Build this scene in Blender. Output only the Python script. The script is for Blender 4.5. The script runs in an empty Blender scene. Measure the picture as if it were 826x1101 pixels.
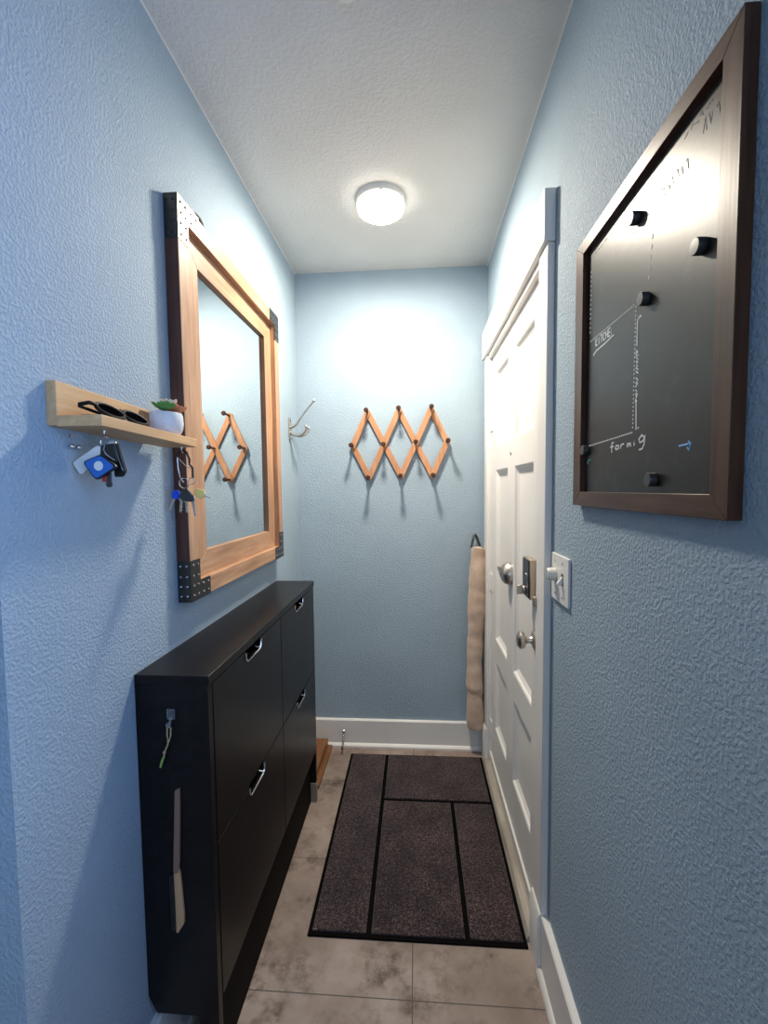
import bpy, bmesh, math, random
from mathutils import Vector, Matrix
random.seed(7)
sc = bpy.context.scene
COL = sc.collection
PI = math.pi

# ------------------------------------------------------------------ place
XL, XR, YB, H = -0.6246, 0.3733, 2.374, 2.5434        # left wall, right wall, back wall, ceiling
YC = 0.622                                             # outside corner of the left wall
CZ = 1.4143                                            # eye height

# ------------------------------------------------------------------ mesh builder
class MB:
    def __init__(s): s.v = []; s.f = []; s.sm = []
    def add(s, vs, fs, smooth=False):
        b = len(s.v); s.v += [tuple(v) for v in vs]
        for f in fs: s.f.append([b + i for i in f]); s.sm.append(smooth)
        return s
    def box(s, x0, x1, y0, y1, z0, z1):
        vs = [(x, y, z) for x in (x0, x1) for y in (y0, y1) for z in (z0, z1)]
        return s.add(vs, [(0, 1, 3, 2), (4, 6, 7, 5), (0, 4, 5, 1), (2, 3, 7, 6), (0, 2, 6, 4), (1, 5, 7, 3)])
    def prism(s, poly, axis, a0, a1):
        def P(u, w, a):
            return {'x': (a, u, w), 'y': (u, a, w), 'z': (u, w, a)}[axis]
        n = len(poly)
        vs = [P(u, w, a0) for u, w in poly] + [P(u, w, a1) for u, w in poly]
        fs = [tuple(range(n)), tuple(range(n, 2 * n))] + [(i, (i + 1) % n, n + (i + 1) % n, n + i) for i in range(n)]
        return s.add(vs, fs)
    def ring(s, c, d, r, seg, up=None):
        d = Vector(d).normalized()
        if up is None: up = Vector((0, 0, 1)) if abs(d.z) < .9 else Vector((1, 0, 0))
        a = d.cross(up).normalized(); b = d.cross(a).normalized()
        return [Vector(c) + (a * math.cos(2 * PI * i / seg) + b * math.sin(2 * PI * i / seg)) * r for i in range(seg)]
    def tube(s, path, r, seg=8, closed=False, smooth=True):
        path = [Vector(p) for p in path]; n = len(path)
        rs = r if isinstance(r, (list, tuple)) else [r] * n
        dirs = []
        for i in range(n):
            if closed: d = path[(i + 1) % n] - path[i - 1]
            else: d = path[min(i + 1, n - 1)] - path[max(i - 1, 0)]
            dirs.append(d.normalized())
        up = Vector((0, 0, 1)) if abs(dirs[0].z) < .9 else Vector((1, 0, 0))
        a = dirs[0].cross(up).normalized()
        b0 = len(s.v); vs = []
        for i in range(n):
            a = (a - dirs[i] * a.dot(dirs[i])).normalized(); b = dirs[i].cross(a)
            vs += [path[i] + (a * math.cos(2 * PI * k / seg) + b * math.sin(2 * PI * k / seg)) * rs[i] for k in range(seg)]
        fs = []
        for i in range(n if closed else n - 1):
            j = (i + 1) % n
            for k in range(seg):
                l = (k + 1) % seg
                fs.append((i * seg + k, i * seg + l, j * seg + l, j * seg + k))
        s.add(vs, fs, smooth)
        if not closed:
            s.f.append([b0 + k for k in range(seg)]); s.sm.append(False)
            s.f.append([b0 + (n - 1) * seg + k for k in range(seg)]); s.sm.append(False)
        return s
    def cyl(s, p0, p1, r0, r1=None, seg=20):
        return s.tube([p0, p1], [r0, r0 if r1 is None else r1], seg)
    def lathe(s, prof, o, d, seg=32):
        # prof: list of (radius, height along d)
        d = Vector(d).normalized(); o = Vector(o); rows = []; vs = []; fs = []
        for r, h in prof:
            if r < 1e-6: rows.append([len(vs)]); vs.append(o + d * h)
            else:
                R = s.ring(o + d * h, d, r, seg); rows.append(list(range(len(vs), len(vs) + seg))); vs += R
        for A, B in zip(rows, rows[1:]):
            for k in range(seg):
                l = (k + 1) % seg
                if len(A) == 1 and len(B) == 1: continue
                if len(A) == 1: fs.append((A[0], B[k], B[l]))
                elif len(B) == 1: fs.append((A[k], A[l], B[0]))
                else: fs.append((A[k], A[l], B[l], B[k]))
        return s.add(vs, fs, True)
    def ball(s, c, r, seg=14, M=None):
        if not isinstance(r, (tuple, list)): r = (r, r, r)
        n = seg // 2; vs = [(0, 0, 1)]; fs = []
        for i in range(1, n):
            t = PI * i / n
            vs += [(math.sin(t) * math.cos(2 * PI * k / seg), math.sin(t) * math.sin(2 * PI * k / seg), math.cos(t)) for k in range(seg)]
        vs.append((0, 0, -1)); L = len(vs) - 1
        for k in range(seg):
            l = (k + 1) % seg
            fs.append((0, 1 + k, 1 + l)); fs.append((L, 1 + (n - 2) * seg + l, 1 + (n - 2) * seg + k))
            for i in range(n - 2): fs.append((1 + i * seg + k, 1 + (i + 1) * seg + k, 1 + (i + 1) * seg + l, 1 + i * seg + l))
        out = []
        for v in vs:
            w = Vector((v[0] * r[0], v[1] * r[1], v[2] * r[2]))
            if M is not None: w = M @ w
            out.append(w + Vector(c))
        return s.add(out, fs, True)
    def plate(s, pts, nrm, th):
        # flat outline in 3D given a thickness along nrm
        nrm = Vector(nrm).normalized() * th; n = len(pts)
        vs = [Vector(p) for p in pts] + [Vector(p) + nrm for p in pts]
        return s.add(vs, [tuple(range(n)), tuple(range(n, 2 * n))] + [(i, (i + 1) % n, n + (i + 1) % n, n + i) for i in range(n)])

def rounded(pts, r, n=5):
    """round the corners of an outline (2D or 3D points)"""
    pts = [Vector(p) for p in pts]; out = []; N = len(pts)
    for i in range(N):
        p = pts[i]; a = pts[i - 1]; b = pts[(i + 1) % N]
        da = (a - p); db = (b - p); ra = min(r, da.length * .45); rb = min(r, db.length * .45)
        A = p + da.normalized() * ra; B = p + db.normalized() * rb
        for k in range(n + 1):
            t = k / n
            out.append(A * (1 - t) ** 2 + p * 2 * t * (1 - t) + B * t * t)
    return out

WLOC = {}
def build(name, mb, mat, loc, parent=None, bevel=0, seg=2):
    me = bpy.data.meshes.new(name); L = Vector(loc)
    me.from_pydata([Vector(v) - L for v in mb.v], [], mb.f)
    for p, sm in zip(me.polygons, mb.sm): p.use_smooth = sm
    bm = bmesh.new(); bm.from_mesh(me)
    bmesh.ops.recalc_face_normals(bm, faces=bm.faces); bm.to_mesh(me); bm.free()
    me.set_sharp_from_angle(angle=math.radians(38)); me.materials.append(mat)
    o = bpy.data.objects.new(name, me); COL.objects.link(o)
    if parent is not None: o.parent = parent
    else: o.location = L
    WLOC[o] = L
    if bevel:
        m = o.modifiers.new('Bevel', 'BEVEL'); m.width = bevel; m.segments = seg; m.limit_method = 'ANGLE'; m.angle_limit = math.radians(40)
    return o
def tag(o, label, cat, group=None):
    o['label'] = label; o['category'] = cat
    if group: o['group'] = group
    return o
def thing(name, label, cat, loc, group=None):
    o = bpy.data.objects.new(name, None); COL.objects.link(o); o.location = loc; o.empty_display_size = .05
    WLOC[o] = Vector(loc); return tag(o, label, cat, group)
def part(name, mb, mat, parent, label=None, bevel=0):
    o = build(name, mb, mat, WLOC[parent], parent, bevel)
    if label: o['label'] = label
    return o
def single(name, mb, mat, loc, label, cat, group=None, bevel=0):
    return tag(build(name, mb, mat, loc, None, bevel), label, cat, group)
def struct(name, mb, mat, parent=None, loc=(0, 0, 0), bevel=0):
    o = build(name, mb, mat, WLOC[parent] if parent else loc, parent, bevel); o['kind'] = 'structure'; return o

# ------------------------------------------------------------------ materials
def newmat(name):
    m = bpy.data.materials.new(name); m.use_nodes = True
    nt = m.node_tree; return m, nt, nt.nodes['Principled BSDF']
def setp(b, **k):
    for a, v in k.items():
        key = {'col': 'Base Color', 'rough': 'Roughness', 'metal': 'Metallic', 'spec': 'Specular IOR Level', 'trans': 'Transmission Weight', 'ior': 'IOR', 'emit': 'Emission Color', 'es': 'Emission Strength', 'coat': 'Coat Weight', 'sheen': 'Sheen Weight', 'alpha': 'Alpha'}[a]
        if a in ('col', 'emit'): v = (*v, 1)
        b.inputs[key].default_value = v
def plain(name, col, rough=.5, **k):
    m, nt, b = newmat(name); setp(b, col=col, rough=rough, **k); return m
def noise(nt, scale, detail=3, rough=.5, vec=None, sc3=None):
    n = nt.nodes.new('ShaderNodeTexNoise'); n.inputs['Scale'].default_value = scale; n.inputs['Detail'].default_value = detail; n.inputs['Roughness'].default_value = rough
    if vec is None:
        tc = nt.nodes.new('ShaderNodeTexCoord'); vec = tc.outputs['Object']
    if sc3:
        mp = nt.nodes.new('ShaderNodeMapping'); mp.inputs['Scale'].default_value = sc3; nt.links.new(vec, mp.inputs['Vector']); vec = mp.outputs['Vector']
    nt.links.new(vec, n.inputs['Vector']); return n
def ramp(nt, fac, stops):
    r = nt.nodes.new('ShaderNodeValToRGB'); e = r.color_ramp.elements
    while len(e) < len(stops): e.new(.5)
    for el, (p, c) in zip(e, stops): el.position = p; el.color = (*c, 1)
    nt.links.new(fac, r.inputs['Fac']); return r
def bump(nt, b, h, strength, dist):
    n = nt.nodes.new('ShaderNodeBump'); n.inputs['Strength'].default_value = strength; n.inputs['Distance'].default_value = dist
    nt.links.new(h, n.inputs['Height']); nt.links.new(n.outputs['Normal'], b.inputs['Normal']); return n
def mixc(nt, fac, a, b2, mode='MIX'):
    m = nt.nodes.new('ShaderNodeMix'); m.data_type = 'RGBA'; m.blend_type = mode
    for sock, v in ((m.inputs[0], fac), (m.inputs[6], a), (m.inputs[7], b2)):
        if hasattr(v, 'links'): nt.links.new(v, sock)
        elif isinstance(v, (int, float)): sock.default_value = v
        else: sock.default_value = (*v, 1)
    return m.outputs[2]

def m_wall(name, col, strength, scale=75, rough=.55):
    m, nt, b = newmat(name); setp(b, rough=.68, spec=.2)
    n1 = noise(nt, scale, 3, .5); n2 = noise(nt, 3, 3)
    r = ramp(nt, n1.outputs['Fac'], [(.44, (0, 0, 0)), (.60, (1, 1, 1))])
    c = ramp(nt, n2.outputs['Fac'], [(.3, tuple(x * .95 for x in col)), (.7, tuple(min(1, x * 1.04) for x in col))])
    nt.links.new(c.outputs['Color'], b.inputs['Base Color'])
    bump(nt, b, r.outputs['Color'], strength, .004); return m
WALL = m_wall('blue_orange_peel_paint', (.330, .42, .495), .42, 160)
CEIL = m_wall('white_textured_ceiling_paint', (.66, .65, .63), .30, 95)

def m_wood(name, c1, c2, axis, rough=.5, grain=1.0, dark=None):
    m, nt, b = newmat(name); setp(b, rough=rough, spec=.3)
    s = {'x': (.06, 1, 1), 'y': (1, .06, 1), 'z': (1, 1, .06)}[axis]
    n1 = noise(nt, 70 * grain, 5, .6, sc3=s); n2 = noise(nt, 9 * grain, 3, .55, sc3={'x': (.35, 1, 1), 'y': (1, .35, 1), 'z': (1, 1, .35)}[axis])
    a = ramp(nt, n1.outputs['Fac'], [(.30, c1), (.68, c2)])
    k = dark or tuple(x * .6 for x in c1)
    d = ramp(nt, n2.outputs['Fac'], [(.30, (0, 0, 0)), (.62, (1, 1, 1))])
    out = mixc(nt, d.outputs['Color'], mixc(nt, .55, a.outputs['Color'], k), a.outputs['Color'])
    nt.links.new(out, b.inputs['Base Color'])
    bump(nt, b, n1.outputs['Fac'], .12, .002); return m
MW_V = m_wood('mirror_wood_upright', (.36, .185, .10), (.58, .36, .22), 'z', .45)
MW_H = m_wood('mirror_wood_level', (.36, .185, .10), (.58, .36, .22), 'y', .45)
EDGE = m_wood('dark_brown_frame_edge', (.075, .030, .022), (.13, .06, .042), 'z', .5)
RACK = m_wood('rack_wood', (.42, .20, .10), (.56, .30, .165), 'z', .45)
PEG = m_wood('shade_darkened_peg_wood', (.035, .014, .008), (.075, .032, .018), 'y', .4)  # pegs look dark end-on under the lamp; that shade is in the colour
SHELF = m_wood('pale_oak', (.64, .37, .165), (.78, .51, .275), 'y', .55)
BF_V = m_wood('walnut_stain_upright', (.052, .021, .012), (.135, .062, .034), 'z', .36, dark=(.02, .011, .008))
BF_H = m_wood('walnut_stain_level', (.052, .021, .012), (.135, .062, .034), 'y', .36, dark=(.02, .011, .008))
PLANK = m_wood('orange_brown_plank', (.17, .068, .026), (.28, .125, .052), 'y', .45)

def m_blackwood():
    m, nt, b = newmat('black_brown_veneer'); setp(b, rough=.33, spec=.25)
    n = noise(nt, 60, 5, .6, sc3=(1, .08, 1)); c = ramp(nt, n.outputs['Fac'], [(.3, (.0035, .0026, .0024)), (.7, (.0105, .0076, .0068))])
    nt.links.new(c.outputs['Color'], b.inputs['Base Color'])
    r = nt.nodes.new('ShaderNodeMapRange'); r.inputs[3].default_value = .26; r.inputs[4].default_value = .42
    nt.links.new(n.outputs['Fac'], r.inputs[0]); nt.links.new(r.outputs[0], b.inputs['Roughness'])
    bump(nt, b, n.outputs['Fac'], .05, .001); return m
BLK = m_blackwood()
KICK = plain('black_matt_board', (.004, .003, .003), .7, spec=.1)

def m_floor():
    m, nt, b = newmat('grey_concrete_look_tile'); setp(b, rough=.5, spec=.35)
    tc = nt.nodes.new('ShaderNodeTexCoord'); P = tc.outputs['Object']
    n1 = noise(nt, 3.2, 6, .62, P); n2 = noise(nt, 17, 6, .7, P); n3 = noise(nt, 5.5, 4, .6, P)
    a = ramp(nt, n1.outputs['Fac'], [(.32, (.205, .150, .121)), (.50, (.318, .250, .212)), (.66, (.420, .343, .298))])
    d = ramp(nt, n2.outputs['Fac'], [(.38, (.36, .32, .29)), (.58, (1, 1, 1)), (.75, (1.0, 1.0, 1.0))])
    q = ramp(nt, n3.outputs['Fac'], [(.45, (0, 0, 0)), (.60, (1, 1, 1))])
    col = mixc(nt, 1.0, a.outputs['Color'], mixc(nt, q.outputs['Color'], (1, 1, 1), d.outputs['Color']), 'MULTIPLY')
    mp = nt.nodes.new('ShaderNodeMapping'); mp.inputs['Location'].default_value = (.018 + .470 * 20, -1.154 + .457 * 20, 0); nt.links.new(P, mp.inputs['Vector'])
    br = nt.nodes.new('ShaderNodeTexBrick'); br.offset = 0; br.squash = 1
    for k, v in (('Scale', 1), ('Mortar Size', .0016), ('Mortar Smooth', .1), ('Brick Width', .470), ('Row Height', .457), ('Bias', 0)): br.inputs[k].default_value = v
    br.inputs['Color1'].default_value = (1, 1, 1, 1); br.inputs['Color2'].default_value = (.93, .92, .91, 1); br.inputs['Mortar'].default_value = (1, 1, 1, 1)
    nt.links.new(mp.outputs['Vector'], br.inputs['Vector'])
    col = mixc(nt, 1.0, col, br.outputs['Color'], 'MULTIPLY')
    col = mixc(nt, br.outputs['Fac'], col, (.075, .062, .055))
    nt.links.new(col, b.inputs['Base Color'])
    bump(nt, b, n2.outputs['Fac'], .06, .002); return m
FLOOR = m_floor()

def m_white(name, col, rough=.38):
    m, nt, b = newmat(name); setp(b, rough=rough, spec=.45)
    n = noise(nt, 5, 4); c = ramp(nt, n.outputs['Fac'], [(.3, tuple(x * .94 for x in col)), (.65, col)])
    nt.links.new(c.outputs['Color'], b.inputs['Base Color'])
    n2 = noise(nt, 40, 3); bump(nt, b, n2.outputs['Fac'], .05, .002); return m
TRIM = m_white('white_trim_enamel', (.80, .78, .745))
DOORM = m_white('white_door_enamel', (.80, .775, .74))

def m_carpet():
    m, nt, b = newmat('brown_black_carpet_pile'); setp(b, rough=.95, spec=.1, sheen=.25)
    n = noise(nt, 230, 2, .7); n2 = noise(nt, 7, 3); n3 = noise(nt, 90, 2, .6)
    c = ramp(nt, n.outputs['Fac'], [(.38, (.009, .005, .0065)), (.52, (.040, .026, .029)), (.66, (.155, .115, .112))])
    t = ramp(nt, n2.outputs['Fac'], [(.35, (.62, .58, .6)), (.65, (1.25, 1.2, 1.12))])
    t2 = ramp(nt, n3.outputs['Fac'], [(.35, (.6, .6, .6)), (.62, (1.25, 1.25, 1.25))])
    col = mixc(nt, 1, mixc(nt, 1, c.outputs['Color'], t.outputs['Color'], 'MULTIPLY'), t2.outputs['Color'], 'MULTIPLY')
    nt.links.new(col, b.inputs['Base Color']); bump(nt, b, n.outputs['Fac'], .8, .004); return m
CARPET = m_carpet()
RUBBER = plain('black_rubber', (.003, .0025, .0027), .7, spec=.04)

def m_chalkboard():
    m, nt, b = newmat('black_chalkboard_steel'); setp(b, rough=.34, spec=.42, ior=1.45)
    n = noise(nt, 6, 6, .65); n2 = noise(nt, 25, 5, .7)
    c = ramp(nt, n.outputs['Fac'], [(.35, (.005, .005, .0052)), (.75, (.013, .0125, .0125))])
    d = ramp(nt, n2.outputs['Fac'], [(.55, (0, 0, 0)), (.80, (.03, .03, .032))])
    nt.links.new(mixc(nt, 1, c.outputs['Color'], d.outputs['Color'], 'ADD'), b.inputs['Base Color'])
    bump(nt, b, n2.outputs['Fac'], .02, .001); return m
CHALKB = m_chalkboard()
CHALK = plain('white_chalk_ink', (.80, .82, .82), .8)
CHALK_DIM = plain('smudged_chalk', (.22, .22, .22), .8)
CHALK_B = plain('blue_chalk_ink', (.25, .52, .85), .8)
CHALK_G = plain('green_chalk_ink', (.15, .62, .45), .8)

NICKEL = plain('satin_nickel', (.56, .51, .46), .32, metal=1.0)
CHROME = plain('polished_chrome', (.72, .71, .70), .14, metal=1.0)
IRON = plain('black_painted_iron', (.085, .078, .073), .30, metal=.9)
STUD = plain('steel_stud_head', (.42, .41, .40), .25, metal=1.0)
BRASSY = plain('bronze_cover', (.50, .40, .31), .35, metal=1.0)
BLKPL = plain('black_plastic', (.010, .010, .011), .28)
DARKPL = plain('charcoal_plastic', (.035, .035, .037), .38)
GLASS_DK = plain('smoked_lens', (.002, .002, .0025), .55, spec=0.0)
MIRROR = plain('silvered_glass', (.86, .89, .89), .012, metal=1.0)
WHITEPL = plain('white_plastic', (.74, .735, .70), .35)
IVORY = plain('ivory_plastic', (.72, .69, .62), .35)
BLUEPL = plain('blue_plastic', (.022, .13, .46), .35)
BLUEKEY = plain('bright_blue_plastic', (.01, .075, .62), .3)
YELPL = plain('pale_yellow_plastic', (.95, .68, .20), .4)
REDPL = plain('red_plastic', (.45, .03, .02), .4)
LEATHER = plain('black_leather', (.012, .011, .011), .42)
CORD = plain('tan_cord', (.42, .31, .16), .8)
GREENC = plain('green_cord_end', (.30, .42, .08), .7)
BEIGEFT = plain('grey_beige_foot', (.27, .24, .185), .5)
TANBL = plain('tan_blade', (.52, .31, .165), .5)
BRNHD = plain('brown_handle', (.22, .13, .095), .5)
CORKM = m_wood('brown_cork', (.26, .135, .06), (.36, .20, .10), 'z', .8)
THRESH = m_wood('weathered_threshold', (.30, .25, .20), (.55, .50, .43), 'y', .6)
CLEARP = plain('clear_plastic', (.9, .93, .95), .08, trans=.9, ior=1.45)

def m_fabric():
    m, nt, b = newmat('tan_fleece'); setp(b, rough=.95, spec=.1, sheen=.3)
    n = noise(nt, 14, 4); c = ramp(nt, n.outputs['Fac'], [(.3, (.47, .335, .25)), (.7, (.64, .49, .385))])
    nt.links.new(c.outputs['Color'], b.inputs['Base Color']); n2 = noise(nt, 300, 2); bump(nt, b, n2.outputs['Fac'], .3, .002); return m
FLEECE = m_fabric()
def m_pot():
    m, nt, b = newmat('white_speckled_stoneware'); setp(b, rough=.45)
    n = noise(nt, 90, 4, .7); c = ramp(nt, n.outputs['Fac'], [(.30, (.45, .45, .46)), (.45, (.70, .70, .70))])
    nt.links.new(c.outputs['Color'], b.inputs['Base Color']); return m
POT = m_pot()
GREEN = plain('green_succulent_leaf', (.085, .27, .06), .45)
CREAM = plain('cream_pink_succulent_leaf', (.80, .62, .48), .5)
CORAL = plain('coral_succulent_leaf', (.76, .27, .12), .5)
SOIL = plain('dark_soil', (.03, .022, .016), .9)
LAMP = plain('lit_frosted_diffuser', (.9, .9, .9), .5, emit=(1.0, .90, .75), es=375)
LAMPRIM = plain('glowing_diffuser_rim', (.9, .9, .9), .5, emit=(1.0, .93, .82), es=7.0)

# ------------------------------------------------------------------ the setting
XW, YR = -3.0, -2.8                                    # far side and rear of the room the hallway opens from
struct('floor', MB().box(XW, .45, YR, YB + .1, -.1, 0), FLOOR)
struct('ceiling', MB().box(XW, .45, YR, YB + .1, H, H + .1), CEIL)
struct('wall_back', MB().box(XL - .1, .45, YB, YB + .1, 0, H), WALL)
struct('wall_left', MB().box(XL - .1, XL, YC, YB, 0, H), WALL)
struct('wall_entry', MB().box(XW, XL - .1, YC, YC + .1, 0, H), WALL)
DY0, DY1, DZ = 1.333, 2.258, 2.056                     # door opening
WY0, WY1, WZ0, WZ1 = -.62, .36, .95, 2.15              # window beside the viewer, in the right wall
struct('wall_right', MB().box(XR, .45, YR, WY0, 0, H).box(XR, .45, WY1, DY0, 0, H).box(XR, .45, WY0, WY1, 0, WZ0).box(XR, .45, WY0, WY1, WZ1, H).box(XR, .45, DY1, YB, 0, H).box(XR, .45, DY0, DY1, DZ, H), WALL)
struct('wall_side', MB().box(XW - .1, XW, YR, YC + .1, 0, H), WALL)
RX0, RX1, RZ0, RZ1 = -1.9, .1, .7, 2.2                # window added far behind the viewer to carry fill light
struct('wall_rear', MB().box(XW, RX0, YR - .1, YR, 0, H).box(RX1, .45, YR - .1, YR, 0, H).box(RX0, RX1, YR - .1, YR, 0, RZ0).box(RX0, RX1, YR - .1, YR, RZ1, H), WALL)
wf = MB()
for z0, z1 in ((RZ0, RZ0 + .05), (RZ1 - .05, RZ1)): wf.box(RX0, RX1, YR - .08, YR - .03, z0, z1)
for x in (RX0, (RX0 + RX1) / 2 - .025, RX1 - .05): wf.box(x, x + .05, YR - .08, YR - .03, RZ0 + .05, RZ1 - .05)
struct('fill_window', wf, TRIM)
wf = MB()
for z0, z1 in ((WZ0, WZ0 + .05), (WZ1 - .05, WZ1)): wf.box(XR + .02, XR + .06, WY0, WY1, z0, z1)
for y in (WY0, (WY0 + WY1) / 2 - .025, WY1 - .05): wf.box(XR + .02, XR + .06, y, y + .05, WZ0 + .05, WZ1 - .05)
struct('window_1', wf, TRIM)

def baseboard(name, prof, run):
    struct(name, prof, TRIM, bevel=.002)
HB, TB, SB = .153, .0149, .012
# back: board + shoe moulding
b = MB(); b.prism([(YB, 0), (YB - TB - SB, 0), (YB - TB - SB, .010), (YB - TB - .003, .020), (YB - TB, .022), (YB - TB, HB - .006), (YB - TB + .006, HB), (YB, HB)], 'x', XL, XR)
struct('baseboard_back', b, TRIM)
HR, TR = .178, .0189
b = MB(); b.prism([(XR, 0), (XR - TR - SB, 0), (XR - TR - SB, .010), (XR - TR - .004, .022), (XR - TR, .024), (XR - TR, HR - .004), (XR - TR + .004, HR), (XR, HR)], 'y', YR, 1.249)
struct('baseboard_right', b, TRIM)
b = MB(); b.prism([(XL, 0), (XL + TR + SB, 0), (XL + TR + SB, .010), (XL + TR + .004, .022), (XL + TR, .024), (XL + TR, HR - .004), (XL + TR - .004, HR), (XL, HR)], 'y', YC, YB - TB - SB)
struct('baseboard_left', b, TRIM)
# door casing: head board, two legs, plinth blocks
struct('trim_1', MB().box(.343, XR, 1.243, 2.356, 2.062, 2.197), TRIM, bevel=.003)
struct('trim_2', MB().box(.353, XR, 1.248, 1.333, .178, 2.062), TRIM, bevel=.003)
struct('trim_3', MB().box(.353, XR, 2.252, 2.330, .178, 2.062), TRIM, bevel=.003)
for n, y0, y1 in (('trim_4', 1.247, 1.336), ('trim_5', 2.250, 2.334)):
    p = MB(); p.prism([(XR, 0), (.344, 0), (.344, .170), (.351, .182), (XR, .182)], 'y', y0, y1); struct(n, p, TRIM, bevel=.0015)
# stops inside the opening, threshold, paint bead along the ceiling
struct('trim_6', MB().box(.362, .377, 1.333, 1.347, .03, 2.056).box(.362, .377, 2.240, 2.258, .03, 2.056).box(.358, .377, 1.347, 2.240, 2.040, 2.062), TRIM, bevel=.002)
th = MB(); th.prism([(.336, 0), (.336, .008), (.346, .022), (.45, .026), (.45, 0)], 'y', 1.337, 2.249); struct('trim_7', th, THRESH)
struct('trim_8', MB().box(XR - .003, XR, YR, YB, H - .004, H), TRIM)
struct('trim_9', MB().box(XL, XL + .003, YC, YB, H - .003, H), TRIM)

# ------------------------------------------------------------------ door
FX = .376                                              # face of the door
ys = [1.348, 1.460, 1.735, 1.857, 2.125, 2.239]
zs = [.034, .253, .586, .693, 1.496, 1.600, 1.948, 2.040]
slab = MB()
panel_cells = [(i, j) for i in (1, 3) for j in (1, 3, 5)]
for i in range(5):
    for j in range(7):
        if (i, j) in panel_cells: slab.box(FX + .022, FX + .04, ys[i], ys[i + 1], zs[j], zs[j + 1])
        else: slab.box(FX, FX + .04, ys[i], ys[i + 1], zs[j], zs[j + 1])
door = struct('door_1', slab, DOORM)
for i, j in panel_cells:
    a0, a1, c0, c1 = ys[i], ys[i + 1], zs[j], zs[j + 1]
    rings = []
    for ins, dep in ((0, 0), (.006, .003), (.010, .009), (.020, .014), (.024, .016)):
        rings.append([(FX + dep, a0 + ins, c0 + ins), (FX + dep, a1 - ins, c0 + ins), (FX + dep, a1 - ins, c1 - ins), (FX + dep, a0 + ins, c1 - ins)])
    m = MB()
    for A, B in zip(rings, rings[1:]):
        for k in range(4): m.add([A[k], A[(k + 1) % 4], B[(k + 1) % 4], B[k]], [(0, 1, 2, 3)])
    m.add(rings[-1], [(0, 1, 2, 3)])
    m.add([(FX + .022, a0, c0), (FX + .022, a1, c0), (FX + .022, a1, c1), (FX + .022, a0, c1)], [(0, 1, 2, 3)])
    part('door_panel', m, DOORM, door)
part('door_sweep', MB().box(FX - .008, FX, 1.350, 2.236, .040, .074), TRIM, door, bevel=.002)
# knob
k = MB(); k.lathe([(.0, 0), (.031, 0), (.031, .003), (.026, .008), (.013, .012), (.010, .018), (.0105, .028), (.016, .033), (.025, .036), (.0285, .042), (.0275, .050), (.020, .056), (.010, .0585), (0, .059)], (FX, 1.417, .931), (-1, 0, 0), 36)
part('door_knob', k, NICKEL, door, 'satin nickel round door knob')
# deadbolt body
lk = part('deadbolt_lock', MB().box(.355, FX, 1.412, 1.496, 1.060, 1.188), BRASSY, door, 'bronze deadbolt case with black front', bevel=.003)
part('lock_face', MB().box(.352, .355, 1.416, 1.492, 1.064, 1.184), BLKPL, lk, 'black front of deadbolt', bevel=.001)
t = MB(); t.lathe([(0, 0), (.013, 0), (.013, .006), (.008, .008), (0, .008)], (.352, 1.463, 1.083), (-1, 0, 0), 20); t.box(.328, .345, 1.457, 1.469, 1.068, 1.098)
part('thumb_turn', t, NICKEL, lk, bevel=.002)
s_ = MB(); s_.tube([(.351, 1.44 + .012 * math.cos(a), 1.125 + .016 * math.sin(a)) for a in [PI * i / 8 for i in range(9)]], .0016, 6)
part('lock_emblem', s_, CHROME, lk)
part('strike_plate', MB().box(.346, .3545, 1.322, 1.345, 1.062, 1.092), BRASSY, door, bevel=.002)
part('latch_edge', MB().box(FX - .003, FX + .002, 1.349, 1.357, .89, .97), NICKEL, door)
# mechanical twist bell on the middle stile
bl = MB(); bl.lathe([(0, 0), (.045, 0), (.046, .004), (.045, .012), (.040, .024), (.030, .033), (.015, .039), (0, .040)], (FX, 1.795, 1.072), (-1, 0, 0), 36)
bell = part('door_bell', bl, NICKEL, door, 'domed satin nickel twist bell')
tt = MB(); tt.prism([(FX - .030, 1.050), (FX - .030, 1.096), (FX - .050, 1.102), (FX - .052, 1.096), (FX - .040, 1.060)], 'y', 1.792, 1.798)
part('bell_turn', tt, NICKEL, bell, bevel=.001)
pv = MB(); pv.lathe([(0, 0), (.007, 0), (.006, .004), (0, .004)], (FX, 1.795, 1.548), (-1, 0, 0), 16); part('peephole', pv, NICKEL, door)
for z in (1.733, .945, .197):
    h = MB(); h.cyl((FX - .007, 2.244, z - .045), (FX - .007, 2.244, z + .045), .0065, seg=14)
    for dz in (-.016, .016): h.cyl((FX - .007, 2.244, z + dz - .001), (FX - .007, 2.244, z + dz + .001), .0072, seg=14)
    h.box(FX - .004, FX, 2.205, 2.240, z - .044, z + .044); pass
    part('hinge', h, DOORM, door, bevel=0)

# ------------------------------------------------------------------ cabinet
cy0, cy1, cxf, ch = .923, 1.936, -.455, 1.010
cab = thing('shoe_cabinet', 'narrow tall black brown shoe cabinet standing under the mirror', 'cabinet', ((XL + cxf) / 2, (cy0 + cy1) / 2, 0))
part('top_panel', MB().box(XL + .001, -.4535, cy0 - .001, cy1 + .001, .988, ch), BLK, cab, bevel=.0015)
poly = [(XL + .001, .988), (-.4565, .988), (-.4565, 0), (-.504, 0), (-.504, .209), (-.604, .209), (XL + .001, .250)]
part('side_panel', MB().prism(poly, 'y', cy0, cy0 + .020), BLK, cab, bevel=.001)
poly2 = [(XL + .001, .988), (-.4565, .988), (-.4565, .089), (-.492, .089), (-.504, .209), (-.604, .209), (XL + .001, .250)]
part('side_panel', MB().prism(poly2, 'y', cy1 - .020, cy1), BLK, cab, bevel=.001)
part('foot', MB().prism([(-.4545, .089), (-.493, .089), (-.488, 0), (-.4555, 0)], 'y', cy1 - .022, cy1), BEIGEFT, cab, 'grey beige foot', bevel=.001)
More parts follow.
